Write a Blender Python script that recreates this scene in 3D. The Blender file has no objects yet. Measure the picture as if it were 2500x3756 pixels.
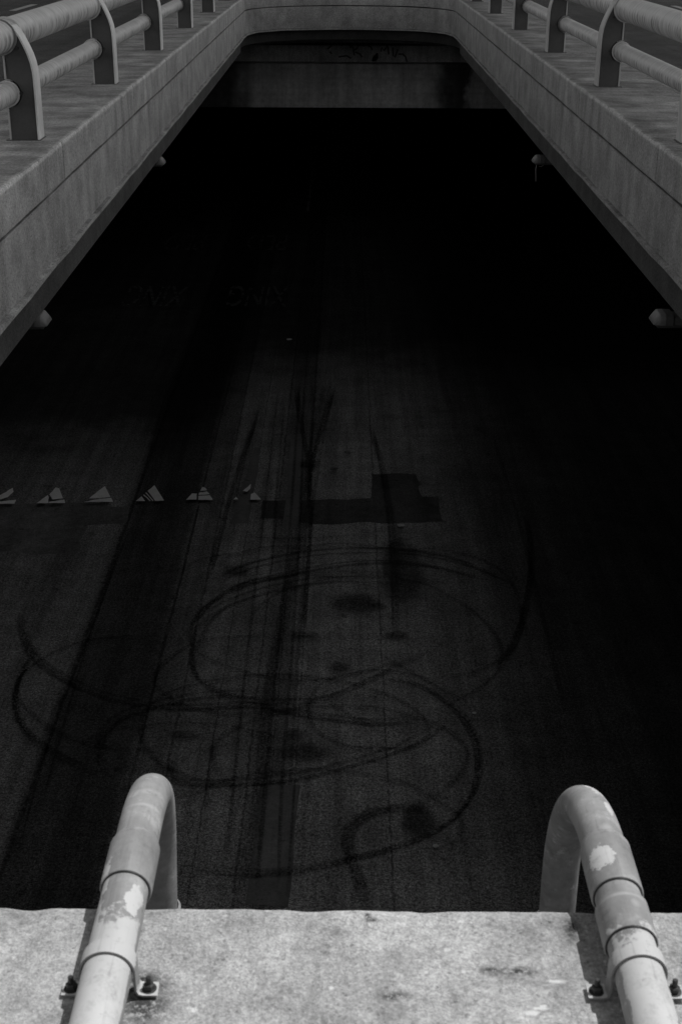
import bpy, bmesh, math, random
from mathutils import Vector, Matrix, noise as mnoise
random.seed(7)
sc = bpy.context.scene
COL = sc.collection
PI = math.pi
rad = math.radians

# ------------------------------------------------------------------ camera
CAM_Z = 1.46                      # metres above the parapet top (z = 0)
W0, H0, F0 = 2500.0, 3756.0, 4926.0
cam_d = bpy.data.cameras.new('camera')
cam = bpy.data.objects.new('camera', cam_d); COL.objects.link(cam)
cam_d.sensor_fit = 'VERTICAL'; cam_d.sensor_height = 36.0
cam_d.lens = 36.0 * F0 / H0
cam_d.clip_start = 0.05; cam_d.clip_end = 3000
PITCH, ROLL, YAW = rad(23.93), rad(0.28), rad(0.05)
CAMM = (Matrix.Translation((0, 0, CAM_Z)) @ Matrix.Rotation(YAW, 4, 'Z')
        @ Matrix.Rotation(rad(90) - PITCH, 4, 'X') @ Matrix.Rotation(ROLL, 4, 'Z'))
cam.matrix_world = CAMM
cam_d.dof.use_dof = True
cam_d.dof.focus_distance = 16.0
cam_d.dof.aperture_fstop = 16.0
sc.camera = cam

# ------------------------------------------------------------------ light
SUN_DIR = Vector((0.47, 0.26, 1.0)).normalized()      # towards the sun
world = bpy.data.worlds.new('World'); sc.world = world; world.use_nodes = True
wn = world.node_tree.nodes; wl = world.node_tree.links
bg = wn['Background']
sky = wn.new('ShaderNodeTexSky'); sky.sky_type = 'NISHITA'; sky.sun_disc = False
sky.sun_elevation = math.asin(SUN_DIR.z)
sky.sun_rotation = math.atan2(SUN_DIR.x, SUN_DIR.y)
bw = wn.new('ShaderNodeRGBToBW')                       # black-and-white photograph
wl.new(sky.outputs[0], bw.inputs[0]); wl.new(bw.outputs[0], bg.inputs['Color'])
bg.inputs['Strength'].default_value = 0.15
sun_d = bpy.data.lights.new('sun', 'SUN'); sun_d.energy = 3.4; sun_d.angle = rad(0.53)
sun = bpy.data.objects.new('sun', sun_d); COL.objects.link(sun)
sun.rotation_euler = SUN_DIR.to_track_quat('Z', 'Y').to_euler()
sun.location = (8, 6, 20)
vs = sc.view_settings
vs.view_transform = 'Standard'; vs.look = 'None'; vs.gamma = 1.0; vs.use_curve_mapping = False
vs.exposure = 0.19
sc.cycles.max_bounces = 6; sc.cycles.diffuse_bounces = 4

# ------------------------------------------------------------------ helpers
def ray(px, py):
    v = Vector(((px - W0 / 2) / F0, -(py - H0 / 2) / F0, -1.0))
    return CAMM.to_3x3() @ v
def on_z(px, py, z):
    d = ray(px, py); t = (z - CAM_Z) / d.z
    return Vector((d.x * t, d.y * t, z))
def on_y(px, py, y):
    d = ray(px, py); t = y / d.y
    return Vector((d.x * t, y, CAM_Z + d.z * t))

def link_mesh(name, bm, mat, parent=None, smooth=False):
    me = bpy.data.meshes.new(name); bm.to_mesh(me); bm.free()
    if mat: me.materials.append(mat)
    if smooth:
        for p in me.polygons: p.use_smooth = True
        me.set_sharp_from_angle(angle=rad(38))
    o = bpy.data.objects.new(name, me); COL.objects.link(o)
    if parent: o.parent = parent
    return o
def tag(o, label, cat, group=None, kind=None):
    if label: o['label'] = label
    if cat: o['category'] = cat
    if group: o['group'] = group
    if kind: o['kind'] = kind
    return o
def empty(name, label, cat, loc=(0, 0, 0), group=None, kind=None):
    o = bpy.data.objects.new(name, None); COL.objects.link(o); o.location = loc
    o.empty_display_size = 0.2
    return tag(o, label, cat, group, kind)

def box(bm, x0, x1, y0, y1, z0, z1, bev=0.0):
    vs_ = [bm.verts.new((x, y, z)) for x in (x0, x1) for y in (y0, y1) for z in (z0, z1)]
    F = [(0, 1, 3, 2), (4, 6, 7, 5), (0, 4, 5, 1), (2, 3, 7, 6), (0, 2, 6, 4), (1, 5, 7, 3)]
    fs = [bm.faces.new([vs_[i] for i in f]) for f in F]
    if bev:
        es = {e for f in fs for e in f.edges}
        bmesh.ops.bevel(bm, geom=list(es), offset=bev, segments=2, affect='EDGES', profile=0.5)
def tube(bm, pts, radii, n=32, cap=True, squash=None):
    pts = [Vector(p) for p in pts]
    if not hasattr(radii, '__len__'): radii = [radii] * len(pts)
    T = []
    for i in range(len(pts)):
        a = pts[max(i - 1, 0)]; b = pts[min(i + 1, len(pts) - 1)]
        t = (b - a)
        if t.length < 1e-9: t = T[-1] if T else Vector((0, 1, 0))
        T.append(t.normalized())
    up = Vector((0, 0, 1)) if abs(T[0].z) < .9 else Vector((1, 0, 0))
    u = (up - T[0] * up.dot(T[0])).normalized()
    rings = []
    for i, p in enumerate(pts):
        u = (u - T[i] * u.dot(T[i])).normalized(); v = T[i].cross(u)
        r = radii[i]; s = squash[i] if squash else 1.0
        rings.append([bm.verts.new(p + (u * math.cos(k * 2 * PI / n) * s + v * math.sin(k * 2 * PI / n)) * r) for k in range(n)])
    for a, b in zip(rings[:-1], rings[1:]):
        for k in range(n):
            bm.faces.new((a[k], b[k], b[(k + 1) % n], a[(k + 1) % n]))
    if cap:
        bm.faces.new(rings[0]); bm.faces.new(list(reversed(rings[-1])))
    return rings
def prism(bm, poly, axis, a, b):
    """closed 2-D outline extruded along an axis ('x','y','z') from a to b"""
    def P(p, t):
        return {'x': (t, p[0], p[1]), 'y': (p[0], t, p[1]), 'z': (p[0], p[1], t)}[axis]
    A = [bm.verts.new(P(p, a)) for p in poly]; B = [bm.verts.new(P(p, b)) for p in poly]
    n = len(poly)
    for i in range(n): bm.faces.new((A[i], A[(i + 1) % n], B[(i + 1) % n], B[i]))
    bm.faces.new(list(reversed(A))); bm.faces.new(B)
def fixn(bm): bmesh.ops.recalc_face_normals(bm, faces=bm.faces[:])

# ------------------------------------------------------------------ materials
class Mat:
    def __init__(s, name):
        s.m = bpy.data.materials.new(name); s.m.use_nodes = True
        s.t = s.m.node_tree; s.n = s.t.nodes; s.l = s.t.links
        s.bsdf = s.n['Principled BSDF']; s.out = s.n['Material Output']
        s._co = None
    def put(s, sock, v):
        if isinstance(v, bpy.types.NodeSocket): s.l.new(v, sock)
        elif v is not None:
            try: sock.default_value = v
            except Exception: sock.default_value = (v, v, v, 1) if len(sock.default_value) == 4 else (v, v, v)
    def co(s):
        if not s._co: s._co = s.n.new('ShaderNodeTexCoord')
        return s._co.outputs['Object']
    def mapping(s, scale=(1, 1, 1), loc=(0, 0, 0), co=None):
        m = s.n.new('ShaderNodeMapping')
        m.inputs['Scale'].default_value = scale; m.inputs['Location'].default_value = loc
        s.l.new(co or s.co(), m.inputs['Vector']); return m.outputs[0]
    def noise(s, scale, detail=4, rough=.55, vec=(1, 1, 1), loc=(0, 0, 0), co=None):
        n = s.n.new('ShaderNodeTexNoise'); n.inputs['Scale'].default_value = scale
        n.inputs['Detail'].default_value = detail; n.inputs['Roughness'].default_value = rough
        s.l.new(s.mapping(vec, loc, co), n.inputs['Vector']); return n.outputs['Fac']
    def voro(s, scale, vec=(1, 1, 1), rnd=1.0, feature='F1', loc=(0, 0, 0)):
        n = s.n.new('ShaderNodeTexVoronoi'); n.feature = feature
        n.inputs['Scale'].default_value = scale
        n.inputs['Randomness'].default_value = rnd
        s.l.new(s.mapping(vec, loc), n.inputs['Vector']); return n.outputs['Distance']
    def op(s, o, a, b=None, c=None, clamp=False):
        n = s.n.new('ShaderNodeMath'); n.operation = o; n.use_clamp = clamp
        s.put(n.inputs[0], a)
        if b is not None: s.put(n.inputs[1], b)
        if c is not None: s.put(n.inputs[2], c)
        return n.outputs[0]
    def rng(s, v, a, b, c=0.0, d=1.0, smooth=False):
        n = s.n.new('ShaderNodeMapRange'); n.clamp = True
        if smooth: n.interpolation_type = 'SMOOTHSTEP'
        s.put(n.inputs[0], v)
        for i, k in enumerate((a, b, c, d)): n.inputs[i + 1].default_value = k
        return n.outputs[0]
    def mix(s, f, a, b):
        n = s.n.new('ShaderNodeMix'); n.data_type = 'FLOAT'
        s.put(n.inputs[0], f); s.put(n.inputs[2], a); s.put(n.inputs[3], b); return n.outputs[0]
    def xyz(s, co=None):
        n = s.n.new('ShaderNodeSeparateXYZ'); s.l.new(co or s.co(), n.inputs[0]); return n.outputs
    def normal(s):
        g = s.n.new('ShaderNodeNewGeometry'); return s.xyz(g.outputs['Normal'])
    def attr(s, name):
        n = s.n.new('ShaderNodeAttribute'); n.attribute_name = name; return n
    def blob(s, c, r):
        """1 inside an ellipsoid at c with radii r, fading at its rim, in object space"""
        m = s.n.new('ShaderNodeVectorMath'); m.operation = 'SUBTRACT'
        s.l.new(s.co(), m.inputs[0]); m.inputs[1].default_value = c
        k = s.n.new('ShaderNodeVectorMath'); k.operation = 'DIVIDE'
        s.l.new(m.outputs[0], k.inputs[0]); k.inputs[1].default_value = r
        q = s.n.new('ShaderNodeVectorMath'); q.operation = 'LENGTH'
        s.l.new(k.outputs[0], q.inputs[0]); return q.outputs['Value']
    def colour(s, v):
        c = s.n.new('ShaderNodeCombineColor')
        for i in range(3): s.put(c.inputs[i], v)
        s.l.new(c.outputs[0], s.bsdf.inputs['Base Color'])
    def bump(s, h, dist, strength=1.0):
        b = s.n.new('ShaderNodeBump'); b.inputs['Distance'].default_value = dist
        b.inputs['Strength'].default_value = strength
        s.l.new(h, b.inputs['Height']); s.l.new(b.outputs[0], s.bsdf.inputs['Normal'])
    def rough(s, v): s.put(s.bsdf.inputs['Roughness'], v)
    def spec(s, v): s.bsdf.inputs['Specular IOR Level'].default_value = v
    def metal(s, v): s.bsdf.inputs['Metallic'].default_value = v
    def alpha(s, v): s.put(s.bsdf.inputs['Alpha'], v)

def concrete(name, base, streak=.35, pores=.5, blotch=.4, top_streak=.35, edge=None):
    m = Mat(name)
    big = m.noise(.8, 5, .6)
    mid = m.noise(3.7, 6, .65)
    fine = m.noise(48, 5, .8)
    grit = m.noise(230, 3, .8)
    st = m.noise(1.0, 5, .62, vec=(4.2, 4.2, .30))      # rain runs down the face
    st2 = m.noise(1.0, 4, .6, vec=(17, 17, .7), loc=(3, 1, 2))
    run = m.noise(.9, 3, .6, loc=(11, 3, 5))
    tp = m.noise(1.0, 5, .65, vec=(.9, 4.5, 3))         # brush marks and drip lines across the top
    tp2 = m.noise(2.1, 6, .7, loc=(4, 9, 1))
    nz = m.normal()[2]
    up = m.rng(nz, .5, .9)
    v = m.op('MULTIPLY', base, m.rng(big, .25, .75, 1 - blotch, 1 + blotch))
    v = m.op('MULTIPLY', v, m.rng(mid, .32, .68, .72, 1.25))
    run2 = m.noise(.55, 4, .65, loc=(2, 13, 5))
    f1 = m.mix(m.rng(run2, .42, .58), 1.0, m.rng(st, .33, .67, 1 - streak, 1 + streak * .6))
    f2 = m.mix(m.rng(run, .4, .6), 1.0, m.rng(st2, .3, .66, 1 - streak * .55, 1 + streak * .35))
    face = m.op('MULTIPLY', f1, f2)
    tops = m.op('MULTIPLY', m.rng(tp, .3, .7, 1 - top_streak, 1 + top_streak * .7), m.rng(tp2, .36, .62, .55, 1.08))
    v = m.op('MULTIPLY', v, m.mix(up, face, tops))
    v = m.op('MULTIPLY', v, m.rng(fine, .32, .68, .52, 1.42))
    v = m.op('MULTIPLY', v, m.rng(grit, .3, .7, .62, 1.36))
    po = m.voro(42, (1, 1, .7)); pm = m.noise(2.2, 4, .65, loc=(9, 4, 1))
    hole = m.op('MULTIPLY', m.rng(po, .10, .22, 1, 0), m.rng(pm, .46, .60))
    v = m.op('MULTIPLY', v, m.op('SUBTRACT', 1.0, m.op('MULTIPLY', hole, pores)))
    if edge:
        x, y, z = m.xyz()
        ax = m.op('ABSOLUTE', x)
        k = m.op('ADD', m.op('MULTIPLY', ax, 1.0), m.op('MULTIPLY', m.op('ABSOLUTE', z), .9))
        k = m.op('ADD', k, m.op('MULTIPLY', m.op('SUBTRACT', m.noise(9, 5, .75, loc=(2, 2, 2)), .5), .06))
        k = m.rng(k, .012, .040, 1, 0, True)
        v = m.op('MULTIPLY', v, m.op('ADD', 1.0, m.op('MULTIPLY', k, edge)))
        # dirt held at the foot of the coping
        dz = m.op('ABSOLUTE', m.op('ADD', z, .275))
        v = m.op('MULTIPLY', v, m.mix(m.op('MULTIPLY', m.rng(dz, .008, .022, 1, 0), m.rng(fine, .35, .6)), 1.0, .55))
    m.colour(v); m.rough(.9); m.spec(.25)
    h = m.op('ADD', m.op('MULTIPLY', fine, .6), m.op('MULTIPLY', mid, .8))
    h = m.op('SUBTRACT', h, m.op('MULTIPLY', hole, .8))
    m.bump(h, .004, .8)
    return m.m

def slab_mat():
    m = Mat('weathered_slab')
    ox, oy = -1.985, 1.725 + .40                         # the slab's own origin
    a = m.noise(2.6, 6, .68); b = m.noise(15, 6, .8); c = m.noise(105, 3, .75); d = m.noise(230, 2, .7)
    v = m.op('MULTIPLY', .335, m.rng(a, .33, .67, .66, 1.24))
    v = m.op('MULTIPLY', v, m.rng(b, .32, .68, .66, 1.26))
    v = m.op('MULTIPLY', v, m.rng(c, .3, .7, .74, 1.22))
    v = m.op('MULTIPLY', v, m.rng(d, .3, .7, .74, 1.22))
    dk = m.noise(70, 3, .7, loc=(2, 5, 0))
    v = m.op('MULTIPLY', v, m.rng(dk, .60, .72, 1, .5))
    dk2 = m.noise(8, 6, .8, loc=(7, 3, 0))
    v = m.op('MULTIPLY', v, m.rng(dk2, .56, .72, 1, .62))
    w = m.voro(34, loc=(1.3, .7, 0)); wm = m.noise(6, 3, .6, loc=(0, 8, 0)); wn_ = m.noise(110, 3, .7)
    chip = m.op('MULTIPLY', m.rng(m.op('ADD', w, m.op('MULTIPLY', m.op('SUBTRACT', wn_, .5), .2)), .09, .15, 1, 0), m.rng(wm, .50, .58))
    v = m.mix(m.op('MULTIPLY', chip, .8), v, .56)
    wob = m.noise(60, 3, .6)
    for (px, py, rx, ry) in ((2037, 3596, .0125, .0045), (1955, 3712, .010, .005), (1978, 3694, .012, .003), (1990, 3686, .006, .003), (1335, 3362, .004, .004),
                             (710, 3700, .005, .005), (1690, 3380, .007, .003), (1640, 3480, .005, .004), (1860, 3560, .007, .003), (1215, 3620, .004, .004)):
        p = on_z(px, py, 0)
        bl = m.blob((p.x - ox, p.y - oy, 0), (rx, ry, .05))
        bl = m.op('ADD', bl, m.op('MULTIPLY', m.op('SUBTRACT', wob, .5), 2.6))
        v = m.mix(m.rng(bl, .6, 1.15, .9, 0), v, .56)
    sn = m.noise(48, 6, .85)
    for (px, py, rx, ry) in ((525, 3690, .055, .065), (510, 3600, .05, .03), (2095, 3400, .02, .03), (1365, 3372, .012, .008), (1345, 3355, .008, .02), (1900, 3560, .03, .012), (1800, 3555, .025, .012), (1450, 3650, .03, .012)):
        p = on_z(px, py, 0)
        bl = m.blob((p.x - ox, p.y - oy, 0), (rx, ry, .05))
        k = m.op('MULTIPLY', m.rng(bl, .2, 1.1, 1, 0), m.rng(sn, .40, .50))
        v = m.op('MULTIPLY', v, m.op('SUBTRACT', 1.0, m.op('MULTIPLY', k, .85)))
    y = m.xyz()[1]
    e = m.op('ADD', y, m.op('MULTIPLY', m.op('SUBTRACT', b, .5), .03))
    v = m.mix(m.op('MULTIPLY', m.rng(e, -.416, -.404, 0, .6), m.rng(c, .3, .6)), v, .45)
    m.colour(v); m.rough(.92); m.spec(.2)
    m.bump(m.op('ADD', c, m.op('MULTIPLY', b, .8)), .004, .9)
    return m.m

def asphalt(name, base, fine_scale=60, contrast=.5, patch=.35):
    m = Mat(name)
    a = m.noise(.35, 4, .6); b = m.noise(2.2, 5, .65); g = m.noise(fine_scale, 3, .8); g2 = m.noise(fine_scale * .3, 4, .8)
    lane = m.noise(1.0, 3, .6, vec=(1.6, .05, 1))        # long wheel-path bands
    v = m.op('MULTIPLY', base, m.rng(a, .3, .7, 1 - patch, 1 + patch))
    v = m.op('MULTIPLY', v, m.rng(b, .3, .7, .75, 1.2))
    v = m.op('MULTIPLY', v, m.rng(lane, .33, .67, .62, 1.22))
    g3 = m.noise(fine_scale * 2.6, 2, .8)
    v = m.op('MULTIPLY', v, m.rng(g3, .3, .7, 1 - contrast * .8, 1 + contrast * .8))
    v = m.op('MULTIPLY', v, m.rng(g, .3, .7, 1 - contrast, 1 + contrast))
    v = m.op('MULTIPLY', v, m.rng(g2, .3, .7, 1 - contrast * .6, 1 + contrast * .6))
    sp = m.noise(9, 3, .6, loc=(5, 2, 0))
    v = m.op('MULTIPLY', v, m.rng(sp, .63, .70, 1, .55))
    m.colour(v); m.rough(.95); m.spec(.15)
    m.bump(g, .006, .8)
    return m.m

def lower_road_mat(k):
    """old pavement laid in lengthwise strips, dark surfacing deepened by painted shade further in and on the right"""
    m = Mat('lower_road_surface')
    x, y, z = m.xyz()
    n0 = m.noise(.9, 5, .65); n1 = m.noise(3.5, 5, .7); n2 = m.noise(14, 4, .7)
    g1 = m.noise(34, 2, .6); g2 = m.noise(75, 1, .6)
    edge = m.op('ADD', m.op('MULTIPLY', m.op('SUBTRACT', n1, .5), .16), m.op('MULTIPLY', m.op('SUBTRACT', n2, .5), .07))
    xx = m.op('ADD', x, edge)
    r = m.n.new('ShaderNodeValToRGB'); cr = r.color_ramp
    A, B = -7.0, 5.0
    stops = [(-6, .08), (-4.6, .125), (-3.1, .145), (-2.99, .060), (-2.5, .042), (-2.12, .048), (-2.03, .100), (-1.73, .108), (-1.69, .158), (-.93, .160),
             (-.90, .112), (-.51, .112), (-.47, .182), (.40, .184), (.9, .160), (1.5, .118), (2.1, .062), (2.9, .030), (4.2, .018)]  # right-hand stops also paint in the shade over that lane
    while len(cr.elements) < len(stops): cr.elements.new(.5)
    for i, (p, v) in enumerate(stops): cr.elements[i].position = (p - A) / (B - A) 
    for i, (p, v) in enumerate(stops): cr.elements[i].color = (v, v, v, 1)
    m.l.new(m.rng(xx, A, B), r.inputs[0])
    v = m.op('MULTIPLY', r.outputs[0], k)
    sx = m.op('ADD', x, m.op('MULTIPLY', m.op('SUBTRACT', n1, .5), .07)); sg = m.rng(n2, .34, .54)
    for X, w in ((-2.98, .022), (-2.04, .014), (-1.71, .013), (-.91, .012), (-.49, .018), (.46, .010), (-.68, .008), (-1.3, .007)):
        v = m.op('MULTIPLY', v, m.mix(m.op('MULTIPLY', m.rng(m.op('ABSOLUTE', m.op('SUBTRACT', sx, X)), w * .6, w * 1.5, 1, 0), sg), 1.0, .42))
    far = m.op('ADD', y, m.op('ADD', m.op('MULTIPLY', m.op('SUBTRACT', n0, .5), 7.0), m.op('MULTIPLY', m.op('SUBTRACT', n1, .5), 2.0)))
    v = m.op('MULTIPLY', v, m.rng(m.op('ADD', far, m.rng(x, -1.4, -3.0, 0, 4.0, True)), 21.5, 26.0, 1, .18, True))  # shade of the far stretch painted in by darkening the surface
    v = m.op('MULTIPLY', v, m.rng(n0, .3, .7, .72, 1.2)); v = m.op('MULTIPLY', v, m.rng(n1, .3, .7, .78, 1.18))
    wear = m.noise(1.0, 5, .7, vec=(5, .16, 1)); v = m.op('MULTIPLY', v, m.rng(wear, .36, .64, .66, 1.14))
    scuff = m.noise(1.0, 5, .7, vec=(.5, 6, 1), loc=(3, 8, 0)); v = m.op('MULTIPLY', v, m.rng(scuff, .34, .56, .92, 1.03))
    v = m.op('MULTIPLY', v, m.rng(g1, .3, .7, .42, 1.55)); v = m.op('MULTIPLY', v, m.rng(g2, .25, .75, .15, 1.85))
    sp = m.noise(6, 4, .7, loc=(5, 2, 0)); v = m.op('MULTIPLY', v, m.rng(sp, .62, .70, 1, .5))
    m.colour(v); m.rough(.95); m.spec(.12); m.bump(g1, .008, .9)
    return m.m

def rubber(name, base, strength):
    m = Mat(name)
    uv = m.n.new('ShaderNodeUVMap').outputs[0]
    s = m.xyz(uv)
    edge = m.op('MULTIPLY', m.rng(s[1], .05, .30, 0, 1, True), m.rng(s[1], .70, .95, 1, 0, True))
    tread = m.noise(1, 3, .6, vec=(.12, 9, 1), co=uv)
    gr = m.noise(40, 3, .7); gap = m.noise(1.6, 4, .65)
    a = m.op('MULTIPLY', edge, m.rng(tread, .3, .6, .55, 1))
    a = m.op('MULTIPLY', a, m.rng(gr, .38, .58, .05, 1))
    a = m.op('MULTIPLY', a, m.rng(gap, .3, .5, .62, 1))
    a = m.op('MULTIPLY', a, m.attr('fade').outputs['Fac'])
    m.alpha(m.op('MULTIPLY', a, strength, clamp=True))
    m.colour(base); m.rough(.8); m.spec(.2)
    return m.m

def paint(name, base, wear, cracked=True):
    m = Mat(name)
    a = m.noise(2.3, 5, .7); b = m.noise(14, 4, .75); g = m.noise(60, 3, .8)
    w = m.op('ADD', m.op('MULTIPLY', a, .65), m.op('MULTIPLY', b, .35))
    crack = m.voro(1.5, feature='DISTANCE_TO_EDGE')
    k = m.op('MULTIPLY', m.rng(w, wear - .02, wear + .03), m.rng(crack, .012, .03) if cracked else 1.0)
    m.alpha(m.op('MULTIPLY', k, m.rng(g, .12, .30)))
    m.colour(m.op('MULTIPLY', base, m.rng(b, .3, .7, .86, 1.03))); m.rough(.8); m.spec(.2)
    return m.m

def pipe_steel(name, base):
    m = Mat(name)
    x, y, z = m.xyz()
    ring = m.noise(1.0, 4, .65, vec=(1.0, 22, 1.0))     # smears that run round the pipe
    ring2 = m.noise(1.0, 3, .6, vec=(4, 34, 4))
    cl = m.noise(2.4, 5, .6)
    nz = m.normal()[2]
    v = m.op('MULTIPLY', base, m.rng(ring, .3, .7, .82, 1.14))
    v = m.op('MULTIPLY', v, m.mix(m.rng(cl, .42, .58), 1.0, m.rng(ring2, .3, .7, .80, 1.12)))
    v = m.op('MULTIPLY', v, m.rng(cl, .3, .7, .85, 1.15))
    dirt = m.op('MULTIPLY', m.rng(ring2, .40, .58), m.rng(m.op('ADD', m.op('MULTIPLY', ring, 1.5), m.op('MULTIPLY', cl, .8)), 0.98, 1.2))
    side = m.rng(nz, .55, .1)  # dirt streaks kept to flanks and underside, deepened to paint in their shade
    v = m.op('MULTIPLY', v, m.op('SUBTRACT', 1.0, m.op('MULTIPLY', m.op('MULTIPLY', dirt, side), .7)))  # dirt streaks, deepened to paint in shade on flanks and underside
    seam = m.op('ABSOLUTE', m.op('SUBTRACT', m.op('FRACT', m.op('MULTIPLY', y, .72)), .5))
    v = m.op('MULTIPLY', v, m.rng(seam, .001, .004, .6, 1))
    m.colour(v); m.rough(m.rng(cl, .3, .7, .5, .7)); m.spec(.4); m.metal(.0)
    m.bump(ring2, .0008, .5)
    return m.m

def plain(name, base, rough=.6, spec=.4, var=.2, scale=9, metal=0.0, bump=0.0, vec=(1, 1, 1)):
    m = Mat(name)
    a = m.noise(scale, 5, .65, vec=vec); b = m.noise(scale * 9, 3, .7, vec=vec)
    v = m.op('MULTIPLY', base, m.rng(a, .3, .7, 1 - var, 1 + var))
    v = m.op('MULTIPLY', v, m.rng(b, .3, .7, 1 - var * .5, 1 + var * .5))
    m.colour(v); m.rough(rough); m.spec(spec); m.metal(metal)
    if bump: m.bump(b, bump, .7)
    return m.m

def conduit_mat(name, px0, patches, scratches, ystart):
    """grey plastic conduit, white weathered paint near the wall, chipped patches"""
    m = Mat(name)
    x, y, z = m.xyz()
    nx, ny, nz = m.normal()
    n1 = m.noise(26, 5, .7); n2 = m.noise(7, 4, .6); n3 = m.noise(120, 3, .7)
    st = m.noise(1, 4, .6, vec=(45, 6, 45))
    grey = m.op('MULTIPLY', .22, m.rng(n2, .3, .7, .80, 1.2))
    grey = m.op('MULTIPLY', grey, m.rng(st, .3, .7, .86, 1.14))
    grey = m.op('MULTIPLY', grey, m.rng(n3, .25, .75, .94, 1.06))
    mott = m.noise(13, 4, .65, loc=(4, 4, 4))
    grey = m.mix(m.rng(mott, .56, .70, 0, .55), grey, .36)
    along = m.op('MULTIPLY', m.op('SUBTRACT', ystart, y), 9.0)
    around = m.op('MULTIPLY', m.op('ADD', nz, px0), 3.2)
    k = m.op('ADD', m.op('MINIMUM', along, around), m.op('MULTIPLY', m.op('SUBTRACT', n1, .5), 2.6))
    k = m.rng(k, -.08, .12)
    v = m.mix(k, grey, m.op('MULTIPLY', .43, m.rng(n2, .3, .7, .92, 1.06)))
    wob = m.noise(26, 5, .75, loc=(1, 1, 1))
    for c, r in patches:
        bl = m.op('ADD', m.blob(c, r), m.op('MULTIPLY', m.op('SUBTRACT', wob, .5), 2.2))
        v = m.mix(m.rng(bl, .92, 1.0, 1, 0), v, .44)
    for c, r in scratches:
        bl = m.op('ADD', m.blob(c, r), m.op('MULTIPLY', m.op('SUBTRACT', n1, .5), 2.2))
        v = m.mix(m.rng(bl, .3, 1.2, .45, 0), v, .40)
    fl = m.noise(30, 5, .8, loc=(3, 7, 1)); fb = m.noise(6, 3, .6, loc=(1, 2, 9))
    v = m.mix(m.op('MULTIPLY', m.rng(fl, .57, .63, 0, .7), m.rng(fb, .44, .58)), v, .42)
    fd = m.noise(24, 5, .8, loc=(8, 5, 1))
    v = m.op('MULTIPLY', v, m.rng(fd, .60, .68, 1, .68))
    gr = m.noise(17, 6, .8, loc=(6, 1, 3)); gr2 = m.noise(75, 5, .8, loc=(2, 1, 8))
    v = m.op('MULTIPLY', v, m.mix(m.op('MULTIPLY', m.rng(gr, .50, .66), m.rng(gr2, .36, .62)), 1.0, .66))
    ln = m.noise(1, 4, .7, vec=(60, 3, 60), loc=(9, 2, 4))
    v = m.op('MULTIPLY', v, m.rng(ln, .30, .42, .80, 1))
    m.colour(v); m.rough(.6); m.spec(.25)
    m.bump(n1, .0012, .4)
    return m.m

M_CONC = concrete('board_marked_concrete', .34, streak=.26, pores=.8, blotch=.14, top_streak=.3, edge=.55)
M_LEFT = concrete('lit_board_marked_concrete', .395, streak=.26, pores=.85, blotch=.16, top_streak=.3, edge=.5)  # same concrete, side light on the left painted in as a paler base
M_END = concrete('end_concrete', .33, streak=.16, pores=.6, blotch=.16)
M_BACK = concrete('back_wall_concrete', .8, streak=.35, pores=.1, blotch=.35)
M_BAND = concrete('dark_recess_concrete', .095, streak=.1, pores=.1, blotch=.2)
M_BAND_END = concrete('shaded_recess_concrete', .035, streak=.1, pores=.1, blotch=.3)  # same band concrete, shade at the far end painted in as a darker base
M_SLAB = slab_mat()
M_WALL = concrete('stained_wall_concrete', .20, streak=.45, pores=.2, blotch=.35)
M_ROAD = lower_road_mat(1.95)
M_STREET = asphalt('street_asphalt', .078, 90, .7, .2)
M_POST = plain('post_paint', .068, .55, .35, .15, 6)
M_FLANGE = plain('lit_flange_paint', .43, .6, .3, .18, 7, vec=(1, 1, .3))  # same steel as the posts, light on the flanges painted in as paler colour
M_FLANGE_L = plain('lit_left_flange_paint', .66, .6, .3, .2, 7, vec=(1, 1, .3))  # paler again: stronger light on the left flanges painted in
M_PIPE = pipe_steel('galvanised_pipe', .56)
M_DARK = plain('black_steel', .02, .45, .5, .2, 12)
M_BOLT = plain('rusty_bolt', .035, .5, .6, .3, 90, metal=.4)

# ------------------------------------------------------------------ plan of the opening
XL, XR, YN, YC, BE = -1.985, 2.215, 1.725, 28.25, 2.05
XM, AE = (XL + XR) / 2, (XR - XL) / 2
RC = .40
def arc_end():
    P = []
    n = 40; e = 2.25
    for i in range(n + 1):
        t = PI - PI * i / n
        c, s = math.cos(t), math.sin(t)
        P.append((XM + AE * math.copysign(abs(c) ** (2 / e), c), YC + BE * abs(s) ** (2 / e)))
    return P
def near_path():
    P = []
    for i in range(9):
        a = PI + (PI / 2) * i / 8
        P.append((XL + RC + RC * math.cos(a), YN + RC + RC * math.sin(a)))
    for i in range(9):
        a = -PI / 2 + (PI / 2) * i / 8
        P.append((XR - RC + RC * math.cos(a), YN + RC + RC * math.sin(a)))
    k = P.index(P[8]); return P[:9] + line(P[8], P[9], 240)[1:-1] + P[9:]
def line(p, q, n):
    return [(p[0] + (q[0] - p[0]) * i / n, p[1] + (q[1] - p[1]) * i / n) for i in range(n + 1)]

def sweep(bm, path, prof, inward):
    """path = opening edge in plan, prof = [(offset away from the opening, z)] closed outline"""
    n = len(path); rings = []
    for i, p in enumerate(path):
        a = path[max(i - 1, 0)]; b = path[min(i + 1, n - 1)]
        t = Vector((b[0] - a[0], b[1] - a[1])).normalized()
        nrm = Vector((-t.y, t.x)) * inward
        rings.append([bm.verts.new((p[0] + nrm.x * u, p[1] + nrm.y * u, z)) for u, z in prof])
    m = len(prof)
    for a, b in zip(rings[:-1], rings[1:]):
        for k in range(m): bm.faces.new((a[k], a[(k + 1) % m], b[(k + 1) % m], b[k]))
    bm.faces.new(rings[0]); bm.faces.new(list(reversed(rings[-1])))

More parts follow.
